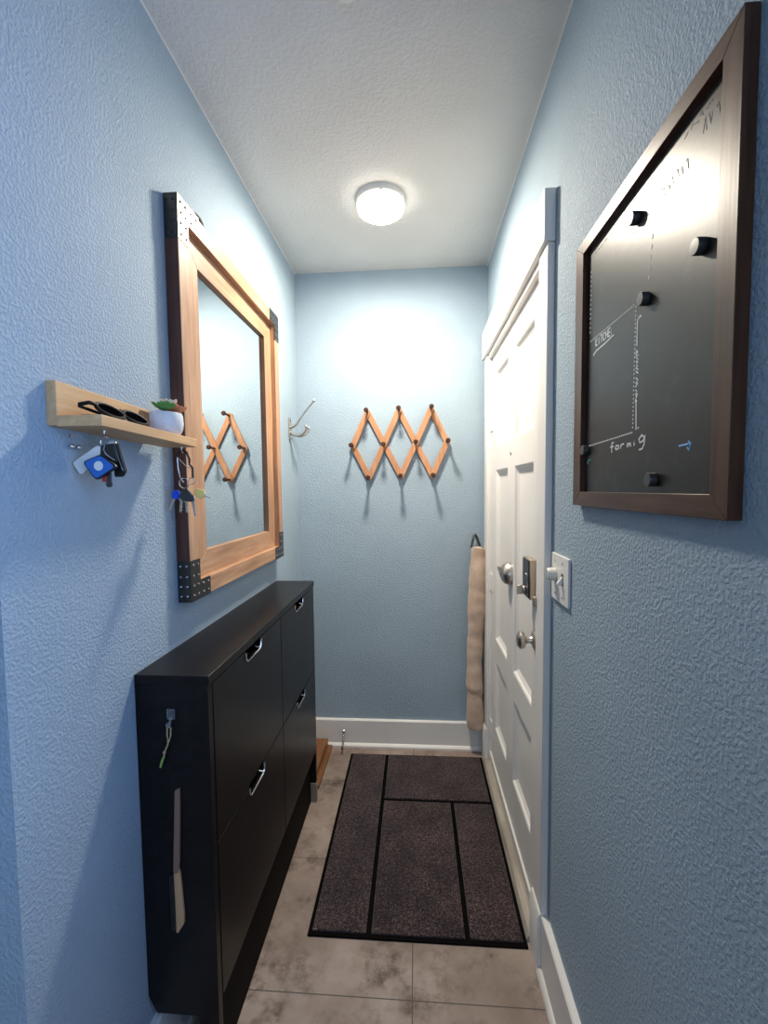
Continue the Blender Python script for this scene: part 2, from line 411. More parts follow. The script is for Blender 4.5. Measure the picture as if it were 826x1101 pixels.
part('inner_panel', MB().box(-.505, -.495, cy0 + .020, cy1 - .020, .215, .988), BLKPL, cab)
part('kick_board', MB().box(-.494, -.482, cy0 + .020, cy1 - .020, 0, .236), KICK, cab, bevel=.001)
part('centre_post', MB().box(-.495, -.476, 1.438, 1.458, .234, .988), BLK, cab)
cols = ((cy0 + .022, 1.4465), (1.4505, cy1 - .022)); rows = ((.614, .9845), (.239, .610))
for a0, a1 in cols:
    for c0, c1 in rows:
        ym = (a0 + a1) / 2; w = .058; d = .030
        outl = [(a0, c0), (a1, c0), (a1, c1), (ym + w, c1), (ym + w - .001, c1 - d + .012), (ym + w - .014, c1 - d), (ym - w + .014, c1 - d), (ym - w + .001, c1 - d + .012), (ym - w, c1), (a0, c1)]
        dr = part('door', MB().prism(outl, 'x', cxf - .019, cxf), BLK, cab, bevel=.0012)
        hd = MB(); x = cxf + .001; r = .0026
        hd.tube([(x, ym - w, c1 - .003), (x, ym - w + .001, c1 - d + .012), (x, ym - w + .006, c1 - d + .003), (x, ym - w + .014, c1 - d), (x, ym + w - .014, c1 - d), (x, ym + w - .006, c1 - d + .003), (x, ym + w - .001, c1 - d + .012), (x, ym + w, c1 - .003)], r, 8)
        hd.cyl((x - .012, ym + w - .016, c1 - d + .010), (x, ym + w - .010, c1 - d + .003), .003, seg=8)
        part('handle', hd, CHROME, dr, 'chrome bail handle')
# things stuck to the cabinet's near side
hk = thing('adhesive_hook', 'small clear plastic hook stuck on the near side of the black cabinet', 'hook', (-.541, cy0, .905))
part('hook_base', MB().box(-.5505, -.5315, cy0 - .005, cy0, .912, .936), CLEARP, hk, bevel=.003)
m = MB(); m.tube([(-.541, cy0 - .004, .918), (-.541, cy0 - .008, .905), (-.541, cy0 - .013, .899), (-.541, cy0 - .018, .903), (-.541, cy0 - .019, .911)], .0025, 8); part('prong', m, CLEARP, hk)
cd = thing('knotted_cord', 'short tan cord with green end hanging from the clear hook', 'cord', (-.541, cy0 - .012, .81))
m = MB(); cyc = cy0 - .012
m.tube([(-.545, cyc, .899), (-.541, cyc - .003, .903), (-.537, cyc, .898), (-.538, cyc, .880), (-.543, cyc, .868), (-.546, cyc, .880), (-.545, cyc, .899)], .0016, 6)
m.tube([(-.543, cyc, .870), (-.546, cyc, .858), (-.554, cyc, .842), (-.555, cyc, .832)], .0018, 6); m.ball((-.5435, cyc, .869), .0035, 8); m.ball((-.554, cyc, .842), .0035, 8)
part('cord', m, CORD, cd)
m = MB(); m.tube([(-.555, cyc, .833), (-.560, cyc, .822), (-.564, cyc, .808)], [.002, .0026, .0022], 6); part('cord_end', m, GREENC, cd, 'yellow green cord end')
shh = thing('shoehorn', 'long brown shoehorn with tan blade hanging flat on the near side of the black cabinet', 'shoehorn', (-.543, cy0 - .004, .42))
m = MB(); m.prism([(-.537, .752), (-.526, .757), (-.5275, .70), (-.533, .585), (-.536, .560), (-.548, .556), (-.546, .60)], 'y', cy0 - .008, cy0); part('handle', m, BRNHD, shh, bevel=.0015)
m = MB(); m.prism([(-.5475, .557), (-.536, .570), (-.5325, .555), (-.5275, .468), (-.5275, .440), (-.5425, .416), (-.5465, .418), (-.5465, .50)], 'y', cy0 - .007, cy0); part('blade', m, TANBL, shh, 'tan blade', bevel=.001)
m = MB(); m.prism([(-.557, .555), (-.548, .556), (-.5465, .500), (-.5465, .425), (-.556, .425)], 'y', cy0 - .010, cy0); part('holder_edge', m, BLKPL, shh, 'black edge', bevel=.001)

# ------------------------------------------------------------------ mirror
my0, my1, mz0, mz1, mx = 1.120, 1.938, 1.123, 2.156, -.589
mir = thing('wall_mirror', 'large wood framed mirror with riveted black corner brackets on left wall', 'mirror', (XL, (my0 + my1) / 2, mz0))
wS = .049
for y0, y1 in ((my0, my0 + wS), (my1 - wS, my1)): part('frame_stile', MB().box(XL, mx, y0, y1, mz0, mz1), MW_V, mir, bevel=.0015)
for z0, z1 in ((mz0, mz0 + wS), (mz1 - wS, mz1)): part('frame_rail', MB().box(XL, mx - .0005, my0 + wS, my1 - wS, z0, z1), MW_H, mir, bevel=.0015)
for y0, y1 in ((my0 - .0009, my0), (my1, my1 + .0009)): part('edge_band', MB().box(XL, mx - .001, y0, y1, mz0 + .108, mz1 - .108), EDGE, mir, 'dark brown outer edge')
a0, a1, c0, c1 = my0 + wS, my1 - wS, mz0 + wS, mz1 - wS
g0, g1, h0, h1 = 1.256, 1.813, 1.243, 2.037
ix = -.6085
for mat, P in ((MW_V, [(a0, c0), (g0, h0), (g0, h1), (a0, c1)]), (MW_V, [(a1, c0), (g1, h0), (g1, h1), (a1, c1)]), (MW_H, [(a0, c0), (a1, c0), (g1, h0), (g0, h0)]), (MW_H, [(a0, c1), (a1, c1), (g1, h1), (g0, h1)])):
    part('inner_moulding', MB().prism(P, 'x', XL + .002, ix), mat, mir, bevel=.001)
part('mirror_glass', MB().box(XL + .003, -.620, g0 - .004, g1 + .004, h0 - .004, h1 + .004), MIRROR, mir, 'mirror glass')
L = .108; W = .050; t_ = .0018
for sy, sz in ((0, 0), (0, 1), (1, 0), (1, 1)):
    Y = lambda v: my0 + v if sy == 0 else my1 - v
    Z = lambda v: mz0 + v if sz == 0 else mz1 - v
    o = -.0015
    fr = MB(); fr.prism([(Y(o), Z(o)), (Y(L), Z(o)), (Y(L), Z(W)), (Y(W), Z(W)), (Y(W), Z(L)), (Y(o), Z(L))], 'x', mx, mx + t_)
    fr.box(XL + .001, mx, *sorted((Y(o), Y(0))), *sorted((Z(o), Z(L))))
    fr.box(XL + .001, mx, *sorted((Y(0), Y(L))), *sorted((Z(o), Z(0))))
    br = part('corner_bracket', fr, IRON, mir, 'black riveted corner bracket')
    def stud(p, d): part('rivet', MB().lathe([(.0036, 0), (.0034, .0012), (.002, .0024), (0, .0028)], p, d, 10), STUD if sz == 0 else BLKPL, br)
    for u in (.013, .037):
        for w in (.014, .040, .066, .094):
            stud((mx + t_, Y(u), Z(w)), (1, 0, 0))
            if w > .05: stud((mx + t_, Y(w), Z(u)), (1, 0, 0))
    if sy == 0:
        for x in (-.616, -.599):
            for w in (.014, .040, .066, .094): stud((x, Y(o), Z(w)), (0, -1, 0))
m = MB(); m.tube([(-.598, 1.222, mz1 + .001), (-.598, 1.232, mz1 + .013), (-.598, 1.252, mz1 + .016), (-.598, 1.268, mz1 + .011), (-.598, 1.275, mz1 + .001)], .006, 8)
part('hanger', m, IRON, mir)
part('hanger_clip', MB().box(-.612, -.600, 1.40, 1.416, mz1, mz1 + .006), IRON, mir)

# ------------------------------------------------------------------ key shelf
sy0, sy1 = .725, 1.054; TILT = -.019
shf = thing('wall_shelf', 'short pale oak ledge shelf with raised back on left wall', 'shelf', (XL, sy0, 1.526))
part('back_board', MB().box(XL, -.606, sy0, sy1 - .06, 1.528, 1.604), SHELF, shf, bevel=.001)
part('shelf_board', MB().box(-.606, -.5265, sy0, sy1, 1.526, 1.545), SHELF, shf, bevel=.001)
shf.rotation_euler = (TILT, 0, 0)
def top(y): return 1.545 + TILT * (y - sy0)
def under(y): return 1.526 + TILT * (y - sy0)
# sunglasses lying folded
zb = lambda y: top(y)
BLKFR = plain('black_matt_frame', (.006, .006, .006), .5, spec=.15)
gl = thing('sunglasses', 'black folded sunglasses lying on the pale oak shelf', 'sunglasses', (-.56, .82, top(.82)))
fr = MB(); ln = []
for yc in (.783, .856):
    R = []
    for i in range(24):
        a = 2 * PI * i / 24; u = .033 * math.cos(a) * (1 - .08 * math.sin(a)); v = .0205 * math.sin(a)
        R.append(Vector((-.5515 - .82 * v * .75, yc + u, zb(yc) + .0165 + v * .62)))
    fr.tube(R, .0034, 8, closed=True); ln.append(R)
fr.tube([(-.5555, .812, zb(.82) + .021), (-.557, .8195, zb(.82) + .0255), (-.5555, .827, zb(.82) + .021)], .0026, 8)
fr.tube([(-.5555, .752, zb(.75) + .022), (-.557, .738, zb(.74) + .023), (-.562, .732, zb(.74) + .020)], .0034, 8)
fr.tube([(-.5555, .886, zb(.88) + .020), (-.557, .897, zb(.9) + .019), (-.562, .901, zb(.9) + .016)], .0034, 8)
part('front_frame', fr, BLKFR, gl)
for R in ln:
    c = sum(R, Vector()) / len(R); part('lens', MB().plate([c + (p - c) * .96 for p in R], (.6, 0, .75), .0012), GLASS_DK, gl, 'dark smoked lens')
m = MB(); m.tube([(-.563, .732, zb(.73) + .020), (-.566, .7275, zb(.73) + .018), (-.570, .732, zb(.73) + .016), (-.573, .80, zb(.8) + .012), (-.575, .855, zb(.855) + .009), (-.577, .875, zb(.875) + .004)], [.0034, .0034, .003, .0024, .0026, .0028], 8); part('temple', m, BLKFR, gl)
m = MB(); m.tube([(-.563, .901, zb(.9) + .016), (-.567, .904, zb(.9) + .015), (-.580, .897, zb(.9) + .015), (-.582, .83, zb(.83) + .012), (-.584, .775, zb(.775) + .008), (-.586, .757, zb(.757) + .004)], [.0034, .0034, .003, .0024, .0026, .0028], 8); part('temple', m, BLKFR, gl)
ck = MB(); yk = .923
ck.prism([(.911, top(.911)), (.909, 1.570), (.915, 1.586), (.942, 1.584), (.942, top(.942))], 'x', -.581, -.574)
single('cork_coaster', ck, CORKM, (-.5775, yk, top(yk)), 'small brown piece standing on shelf between sunglasses and succulent pot', 'coaster', bevel=.002)
# succulent
pc = Vector((-.5645, .985, top(.985)))
pp = thing('potted_succulent', 'white speckled bowl of green and coral succulents on pale oak shelf', 'plant', pc)
m = MB(); m.lathe([(0, 0), (.026, 0), (.032, .004), (.0365, .014), (.0385, .028), (.0375, .044), (.0355, .050), (.0335, .050), (.034, .042), (0, .040)], pc, (0, 0, 1), 36); part('pot', m, POT, pp, 'white speckled pot')
m = MB(); m.lathe([(.0335, .042), (.02, .046), (0, .047)], pc, (0, 0, 1), 24); part('soil', m, SOIL, pp)
def rosette(name, mat, c, rad, n, tilt, label):
    m = MB(); c = Vector(c)
    for L_ in range(3):
        k = n - L_ * 2
        for i in range(k):
            a = 2 * PI * (i + L_ * .5) / k; el = .42 + .42 * L_
            d = Vector((math.cos(a) * math.cos(el), math.sin(a) * math.cos(el), math.sin(el)))
            d = (d + Vector(tilt) * .5).normalized(); ln_ = rad * (1 - .22 * L_) * random.uniform(.9, 1.1)
            q = d.to_track_quat('X', 'Z').to_matrix()
            vs = []; fs = []; segs = 6
            prof = ((0, .10), (.3, .24), (.62, .30), (.85, .20), (1.0, .0))
            for t, w in prof:
                for s in range(segs):
                    b_ = 2 * PI * s / segs; vs.append(c + q @ Vector((t * ln_, math.cos(b_) * w * ln_, math.sin(b_) * w * ln_ * .42 + .08 * ln_ * t * t)))
            for r_ in range(len(prof) - 1):
                for s in range(segs): fs.append((r_ * segs + s, r_ * segs + (s + 1) % segs, (r_ + 1) * segs + (s + 1) % segs, (r_ + 1) * segs + s))
            m.add(vs, fs, True)
    part(name, m, mat, pp, label)
rosette('rosette', GREEN, pc + Vector((.012, -.022, .053)), .032, 8, (.3, -.5, .1), 'green pointed succulent')
rosette('rosette', CREAM, pc + Vector((.008, .003, .064)), .026, 8, (0, 0, .6), 'pale cream succulent')
rosette('rosette', CORAL, pc + Vector((.016, .021, .054)), .027, 9, (.2, .4, .2), 'coral orange succulent')
rosette('rosette', CORAL, pc + Vector((-.004, .030, .055)), .023, 8, (0, .4, .3), 'coral orange succulent')

# key hooks screwed under the shelf
def cup(y, x, label):
    m = MB(); z = under(y); m.cyl((x, y, z), (x, y, z - .004), .0045, seg=12)
    m.tube([(x, y, z - .003), (x, y, z - .009), (x, y + .002, z - .0125), (x, y + .005, z - .0135), (x, y + .008, z - .0125), (x, y + .010, z - .009)], .0013, 8)
    return single('cup_hook', m, CHROME, (x, y, z), label, 'hook', bevel=0)
cup(.7705, -.5550, 'small chrome hook under the shelf holding the blue fob keys')
cup(1.030, -.5530, 'small chrome hook under the far end of the shelf holding the black strap keys')
for y, z, lb in ((.770, 1.497, 'left of two small silver wall pins below the pale oak shelf'), (.786, 1.4965, 'right of two small silver wall pins below the pale oak shelf')):
    m = MB(); m.cyl((XL, y, z), (XL + .004, y, z), .0035, seg=12); m.ball((XL + .007, y, z), .0048, 12)
    single('wall_pin', m, CHROME, (XL, y, z), lb, 'pin', 'silver wall pins under the shelf')
m = MB(); m.cyl((XL, .776, 1.5165), (XL + .003, .776, 1.5165), .0028, seg=12); single('wall_screw', m, NICKEL, (XL, .776, 1.5165), 'tiny dull screw head in left wall just under the shelf', 'screw')

# key bunch with the blue tracker
kb = thing('key_bunch', 'key bunch with square blue fob and white tag hanging under the shelf', 'keys', (-.556, .768, 1.513))
def circ(c, r, n=20, ax='y'):
    return [Vector(c) + (Vector((math.cos(a), 0, math.sin(a))) if ax == 'y' else Vector((0, math.cos(a), math.sin(a)))) * r for a in [2 * PI * i / n for i in range(n)]]
part('split_ring', MB().tube(circ((-.5550, .7755, 1.5026), .0115, 24), .0011, 8, closed=True), CHROME, kb, 'steel split ring')
# white tag behind
m = MB(); m.plate(rounded([(-.624 + .004, .772, 1.468), (-.570, .772, 1.499), (-.556, .772, 1.487), (-.606, .772, 1.445)], .006), (0, 1, 0), .002); part('white_tag', m, WHITEPL, kb, 'white plastic tag', bevel=.0005)
# black leather flap and strap
m = MB(); m.plate(rounded([(-.563, .770, 1.498), (-.539, .770, 1.501), (-.533, .770, 1.470), (-.546, .770, 1.455), (-.568, .770, 1.462)], .004), (0, 1, 0), .006); part('leather_case', m, LEATHER, kb, bevel=.001)
m = MB(); m.plate(rounded([(-.545, .776, 1.504), (-.536, .776, 1.504), (-.5225, .776, 1.452), (-.530, .776, 1.441), (-.545, .776, 1.441)], .004), (0, 1, 0), .007); part('fob_case', m, BLKPL, kb, 'black key fob case', bevel=.002)
m = MB(); m.tube([(-.5405, .7745, 1.502), (-.5325, .7745, 1.470), (-.526, .7745, 1.452)], .0013, 6); m.tube([(-.553, .768, 1.500), (-.556, .768, 1.490), (-.552, .768, 1.482), (-.545, .768, 1.476), (-.536, .768, 1.470)], .0016, 6); m.box(-.5485, -.5355, .771, .7745, 1.501, 1.5045)
part('steel_clip', m, CHROME, kb, 'bright steel clip')
# blue square tracker
P = [(-.590, .757, 1.468), (-.5545, .757, 1.4815), (-.525, .757, 1.458), (-.566, .757, 1.434)]
m = MB(); m.plate(rounded(P, .008), (0, 1, 0), .007); fob = part('tracker_case', m, BLKPL, kb, 'black edged blue square fob', bevel=.0012)
c = Vector((0, 0, 0))
for q in P: c += Vector(q) / 4
m = MB(); m.plate([c + (q - c) * .88 + Vector((0, -.0006, 0)) for q in rounded(P, .008)], (0, 1, 0), .001); part('blue_face', m, BLUEPL, fob, 'blue face')
m = MB(); m.lathe([(.0085, 0), (.0082, .0008), (0, .0009)], c + Vector((0, -.0006, 0)), (0, -1, 0), 24); part('button', m, WHITEPL, fob, 'white round button')
for xx, z0, z1, w, mt in ((-.5475, 1.449, 1.424, .0045, DARKPL), (-.556, 1.447, 1.432, .003, REDPL)):
    m = MB(); m.box(xx - w, xx + w, .765, .7675, z1, z0); m.cyl((xx, .7645, z1 + .004), (xx, .768, z1 + .004), w * 1.25, seg=12); part('key', m, mt, kb, bevel=.0004)

# key bunch with black strap
k2 = thing('key_bunch', 'key bunch on black strap with blue and pale yellow heads at shelf end', 'keys', (-.553, 1.035, 1.505)); y = 1.035
m = MB(); m.tube([(-.563, y, 1.470), (-.566, y, 1.495), (-.560, y, 1.507), (-.553, y, 1.5108), (-.543, y, 1.506), (-.537, y, 1.490), (-.537, y, 1.478), (-.530, y, 1.470), (-.530, y, 1.446)], .0028, 8); part('strap', m, LEATHER, k2)
m = MB(); m.tube([(-.565, y - .004, 1.495), (-.552, y - .004, 1.482), (-.541, y - .004, 1.471), (-.532, y - .004, 1.469)], .0011, 6); m.tube([(-.565, y - .003, 1.495), (-.564, y - .003, 1.470), (-.560, y - .003, 1.447), (-.552, y - .003, 1.435)], .0011, 6); part('wire_loop', m, CHROME, k2, 'thin steel wire loop')
part('split_ring', MB().tube(circ((-.552, y, 1.433), .012, 24), .0012, 8, closed=True), CHROME, k2, 'steel split ring')
part('split_ring', MB().tube(circ((-.535, y + .003, 1.438), .008, 20), .0011, 8, closed=True), CHROME, k2, 'small steel split ring')
def key(head, hr, tip, mat, bw, lab, dy):
    h = Vector((head[0], y + dy, head[1])); t = Vector((tip[0], y + dy, tip[1])); d = (t - h).normalized(); n = Vector((d.z, 0, -d.x))
    m = MB(); m.plate(rounded([h - d * hr + n * hr * .8, h + d * hr + n * hr * .9, h + d * hr - n * hr * .9, h - d * hr - n * hr * .8], hr * .8), (0, 1, 0), .004)
    kk = part('key_head', m, mat, k2, lab, bevel=.0008)
    b_ = h + d * hr; Lb = (t - b_).length; pts = [b_ + n * bw, t - d * .003 + n * bw, t, t - d * .003 - n * bw * .4]
    for i in range(5): q = t - d * (.006 + i * Lb * .13); pts += [q - n * bw * (.4 if i % 2 else 1)]
    pts += [b_ - n * bw]; pts = [p + Vector((0, .001, 0)) for p in pts]
    part('key_blade', MB().plate(pts, (0, 1, 0), .002), NICKEL, kk, 'silver key blade')
key((-.577, 1.406), .011, (-.5945, 1.367), BLUEKEY, .0025, 'bright blue key head', .004)
key((-.5185, 1.408), .0125, (-.487, 1.3955), YELPL, .0022, 'pale yellow key head', .006)
key((-.566, 1.398), .008, (-.570, 1.362), NICKEL, .003, 'silver key head', .010)
key((-.556, 1.395), .008, (-.554, 1.361), NICKEL, .003, 'silver key head', .012)
key((-.540, 1.396), .008, (-.533, 1.353), NICKEL, .003, 'silver key head', .011)
m = MB(); m.plate(rounded([(-.5635, y - .006, 1.404), (-.548, y - .006, 1.420), (-.541, y - .006, 1.417), (-.528, y - .006, 1.401), (-.533, y - .006, 1.388), (-.558, y - .006, 1.391)], .004), (0, 1, 0), .009); part('car_fob', m, DARKPL, k2, 'charcoal key fob', bevel=.0025)

# ------------------------------------------------------------------ coat hook on left wall
hy = 2.206
ch_ = thing('coat_hook', 'nickel double prong coat hook on left wall beyond the mirror', 'hook', (XL, hy, 1.65))
m = MB(); m.prism([(hy - .013, 1.655), (hy + .013, 1.655), (hy + .020, 1.70), (hy + .016, 1.765), (hy, 1.775), (hy - .016, 1.765), (hy - .020, 1.70)], 'x', XL - .001, XL + .006); part('back_plate', m, NICKEL, ch_, bevel=.0015)
m = MB(); m.tube([(XL + .005, hy, 1.725), (XL + .020, hy, 1.727), (XL + .035, hy, 1.738), (XL + .075, hy, 1.792), (XL + .124, hy, 1.850)], [.008, .0075, .0055, .0045, .0045], 10); m.ball((XL + .127, hy, 1.853), .0078, 12); part('long_prong', m, NICKEL, ch_)
for s in (-1, 1):
    m = MB(); m.tube([(XL + .005, hy, 1.700), (XL + .025, hy + s * .005, 1.686), (XL + .050, hy + s * .013, 1.682), (XL + .075, hy + s * .021, 1.690), (XL + .090, hy + s * .026, 1.706), (XL + .092, hy + s * .027, 1.720)], [.008, .0072, .0065, .006, .0056, .0056], 10); m.ball((XL + .092, hy + s * .027, 1.723), .0082, 12); part('short_prong', m, NICKEL, ch_)
for z in (1.758, 1.668):
    m = MB(); m.lathe([(.0045, 0), (.004, .0015), (0, .002)], (XL + .006, hy, z), (1, 0, 0), 12); part('screw', m, IRON, ch_)

# ------------------------------------------------------------------ accordion peg rack
rk = thing('accordion_peg_rack', 'wooden accordion peg rack of three diamonds on back wall', 'rack', (-.08, YB, 1.47))
Tp = [(-.248, 1.816), (-.0835, 1.823), (.0835, 1.8265)]; Md = [(-.3275, 1.640), (-.162, 1.642), (.003, 1.651), (.1655, 1.655)]; Bt = [(-.243, 1.4725), (-.0755, 1.480), (.0895, 1.4815)]
def slat(p, q, lay):
    p, q = Vector((p[0], 0, p[1])), Vector((q[0], 0, q[1])); d = (q - p).normalized(); n = Vector((-d.z, 0, d.x)); w = .0145; e = .014
    pts = []
    for c, s in ((q, 1), (p, -1)):
        for i in range(9):
            a = -PI / 2 + PI * i / 8
            pts.append(c + (d * math.cos(a) * e + n * math.sin(a) * w) * s)
    yb = YB - .0005 - (.0 if lay == 0 else .0125)
    m = MB(); m.plate([(v.x, yb, v.z) for v in pts], (0, -1, 0), .0122); part('slat', m, RACK, rk, bevel=.0012)
for p, q in ((Md[0], Tp[0]), (Bt[0], Tp[1]), (Bt[1], Tp[2]), (Bt[2], Md[3])): slat(p, q, 1)
for p, q in ((Md[0], Bt[0]), (Tp[0], Bt[1]), (Tp[1], Bt[2]), (Tp[2], Md[3])): slat(p, q, 0)
for x, z in Tp + Md + Bt:
    m = MB(); y1 = YB - .025
    m.lathe([(0, 0), (.0065, 0), (.0062, .030), (.0066, .046), (.0095, .056), (.0125, .063), (.0125, .068), (.0095, .073), (0, .0745)], (x, y1, z), (0, -1, 0), 16); part('peg', m, PEG, rk, 'turned peg with shade painted dark brown')

# ------------------------------------------------------------------ draft stopper
ds = thing('draft_stopper', 'long tan stuffed draft stopper hanging in the corner beside the door', 'draft stopper', (.305, 2.318, .14))
prof = []; N = 90; seg = 20; m = MB(); vs = []; fs = []
random.seed(3)
for i in range(N + 1):
    t = i / N; z = .148 + t * (1.112 - .148)
    end = min(1, math.sqrt(max(0, 1 - (1 - min(t / .022, 1)) ** 2)) + .05) * min(1, math.sqrt(max(0, 1 - (1 - min((1 - t) / .012, 1)) ** 2)) + .30)
    r = .0425 + .0025 * math.sin(t * 9 + 1) + .0018 * math.sin(t * 31) + .0010 * math.sin(t * 77 + 2); r -= .0045 * max(0, t - .72) / .28
    for zc, d_, wd in ((.63, .003, .020), (.335, .004, .018), (.305, .003, .010), (.225, .003, .010)): r -= d_ * math.exp(-((z - zc) / wd) ** 2)
    cx = .307 + .010 * t ** 2 - .005 * math.sin(t * 5); r *= end
    for k_ in range(seg):
        a = 2 * PI * k_ / seg; rr = r * (1 + .03 * math.sin(a * 3 + t * 14))
        vs.append((cx + rr * math.cos(a), 2.316 + rr * math.sin(a) * .84, z + .009 * math.sin(a * 1 + t * 23) * (0 < t < 1)))
for i in range(N):
    for k_ in range(seg): l = (k_ + 1) % seg; fs.append((i * seg + k_, i * seg + l, (i + 1) * seg + l, (i + 1) * seg + k_))
m.add(vs, fs, True); b0 = len(m.v); m.f.append(list(range(seg))); m.sm.append(True); m.f.append([N * seg + k_ for k_ in range(seg)]); m.sm.append(True)
part('stuffed_tube', m, FLEECE, ds)
m = MB(); m.tube([(.286, 2.318, 1.105), (.292, 2.330, 1.130), (.303, 2.345, 1.165), (.309, 2.350, 1.176), (.315, 2.345, 1.165), (.326, 2.330, 1.130), (.333, 2.318, 1.105)], .0060, 8); part('hanging_loop', m, LEATHER, ds, 'black hanging loop')
m = MB(); m.cyl((.309, YB, 1.170), (.309, YB - .040, 1.172), .0022, seg=10); m.ball((.309, YB - .041, 1.172), .004, 10)
single('wall_hook', m, IRON, (.309, YB, 1.170), 'small black wall hook holding the draft stopper loop by the door', 'hook')

# ------------------------------------------------------------------ switch
sw = thing('light_switch', 'white two gang light switch plate on right wall beside the door casing', 'switch', (XR, 1.16, 1.117))
sp = [(1.095, 1.117), (1.2275, 1.117), (1.2275, 1.240), (1.095, 1.240)]
part('wall_plate', MB().prism([tuple(v) for v in rounded(sp, .004)], 'x', XR - .0065, XR), WHITEPL, sw, bevel=.002)
m = MB(); m.lathe([(0, 0), (.017, 0), (.0165, .018), (.014, .022), (0, .022)], (XR - .0065, 1.197, 1.185), (-1, 0, 0), 28); m.box(XR - .031, XR - .0265, 1.1945, 1.1995, 1.170, 1.200); part('dimmer_knob', m, IVORY, sw, 'round ivory dimmer knob', bevel=.0008)
m = MB(); m.box(XR - .0075, XR - .006, 1.1325, 1.1455, 1.166, 1.196); part('toggle_slot', m, DARKPL, sw, 'dark toggle slot')
m = MB(); m.prism([(XR - .0065, 1.190), (XR - .0065, 1.169), (XR - .019, 1.166), (XR - .020, 1.172)], 'y', 1.1345, 1.1435); part('toggle', m, WHITEPL, sw, bevel=.0008)
for yy in (1.139, 1.197):
    for z in (1.136, 1.222):
        m = MB(); m.lathe([(.0032, 0), (.003, .001), (0, .0013)], (XR - .0065, yy, z), (-1, 0, 0), 12); part('screw', m, NICKEL, sw)

# ------------------------------------------------------------------ chalkboard
by0, by1, bz0, bz1, bx = .5364, 1.041, 1.3734, 1.9314, XR - .0171
cb = thing('chalkboard', 'dark walnut framed black chalkboard with chalk notes on right wall', 'chalkboard', (XR, (by0 + by1) / 2, bz0))
i0, i1, j0, j1 = .570, .999, 1.4035, 1.904
for mat, P, nm in ((BF_V, [(by0, bz0), (i0, j0), (i0, j1), (by0, bz1)], 'frame_stile'), (BF_V, [(by1, bz0), (i1, j0), (i1, j1), (by1, bz1)], 'frame_stile'), (BF_H, [(by0, bz0), (by1, bz0), (i1, j0), (i0, j0)], 'frame_rail'), (BF_H, [(by0, bz1), (by1, bz1), (i1, j1), (i0, j1)], 'frame_rail')):
    part(nm, MB().prism(P, 'x', bx, XR - .0003), mat, cb, bevel=.0008)
SX = XR - .0068
bp = part('board_panel', MB().box(SX, XR - .002, i0 - .004, i1 + .004, j0 - .004, j1 + .004), CHALKB, cb, 'black writing surface')
def strokes(lines, w=.0014):
    m = MB()
    for ln_ in lines: m.tube([(SX - .0002, a, b_) for a, b_ in ln_], w, 6)
    return m
def squash(m, lim=.0005):
    m.v = [(max(v[0], SX - lim), v[1], v[2]) for v in m.v]; return m
GL = {'K': [[(0, 0), (0, 1)], [(.9, 1), (0, .45), (.9, 0)]], 'I': [[(.5, 0), (.5, 1)]], 'T': [[(0, 1), (1, 1)], [(.5, 1), (.5, 0)]], 'C': [[(1, .9), (.5, 1), (0, .6), (0, .3), (.5, 0), (1, .1)]], 'H': [[(0, 0), (0, 1)], [(1, 0), (1, 1)], [(0, .5), (1, .5)]], 'E': [[(1, 1), (0, 1), (0, 0), (1, 0)], [(0, .5), (.8, .5)]], 'N': [[(0, 0), (0, 1), (1, 0), (1, 1)]],
      'f': [[(.9, 1.5), (.5, 1.6), (.4, 1.2), (.4, -.35)], [(0, .8), (.9, .8)]], 'a': [[(.9, .7), (.3, .8), (0, .35), (.3, 0), (.85, .25), (.9, .75), (.9, 0)]], 'r': [[(.1, 0), (.1, .8)], [(.1, .5), (.5, .8), (.9, .75)]], 'm': [[(0, 0), (0, .8), (.3, .8), (.45, .1), (.55, .75), (.8, .8), (1, 0)]], 'i': [[(.5, 0), (.5, .7)], [(.5, 1.05), (.5, 1.1)]], 'g': [[(.9, 1.2), (.5, 1.75), (0, 1.1), (.2, .5), (.7, .7), (1, 1.6), (.9, .2), (.6, -.6), (.1, -.7)]]}
def word(txt, y, z, h, w, gap, slope=0):
    out = []
    for chx in txt:
        if chx != ' ':
            for s in GL[chx]: out.append([(y - u * w, z + v * h + slope * (u * w)) for u, v in s])
        y -= w + gap; z += slope * (w + gap)
    return out
def dots(p, q, n, fill=.35):
    out = []
    for i in range(n):
        t0 = i / n; t1 = (i + fill) / n
        out.append([(p[0] + (q[0] - p[0]) * t, p[1] + (q[1] - p[1]) * t) for t in (t0, t1)])
    return out
def chalk(name, lines, label, w=.0015): part(name, squash(strokes(lines, w)), CHALK, cb, label)
chalk('chalk_word', word('KITCHEN', .951, 1.697, .0145, .0085, .0034), 'white handwritten capitals')
chalk('underline', [[(.962, 1.683), (.948, 1.688), (.92, 1.689), (.90, 1.690), (.868, 1.693)]], 'white underline')
for p_, q_, n_ in (((.981, 1.860), (.981, 1.728), 14), ((.980, 1.716), (.789, 1.716), 34), ((.786, 1.712), (.788, 1.508), 30), ((.789, 1.505), (.980, 1.500), 26), ((.737, 1.80), (.747, 1.728), 5)):
    chalk('dotted_line', dots(p_, q_, n_, .42), 'dotted white chalk line')
chalk('chalk_line', [[(.766, 1.689), (.773, 1.690), (.779, 1.685), (.779, 1.645)]], 'upper hooked white chalk line', .0016)
chalk('chalk_line', [[(.778, 1.557), (.776, 1.508), (.767, 1.511)]], 'lower hooked white chalk line', .0016)
zz = 1.639; W_ = []
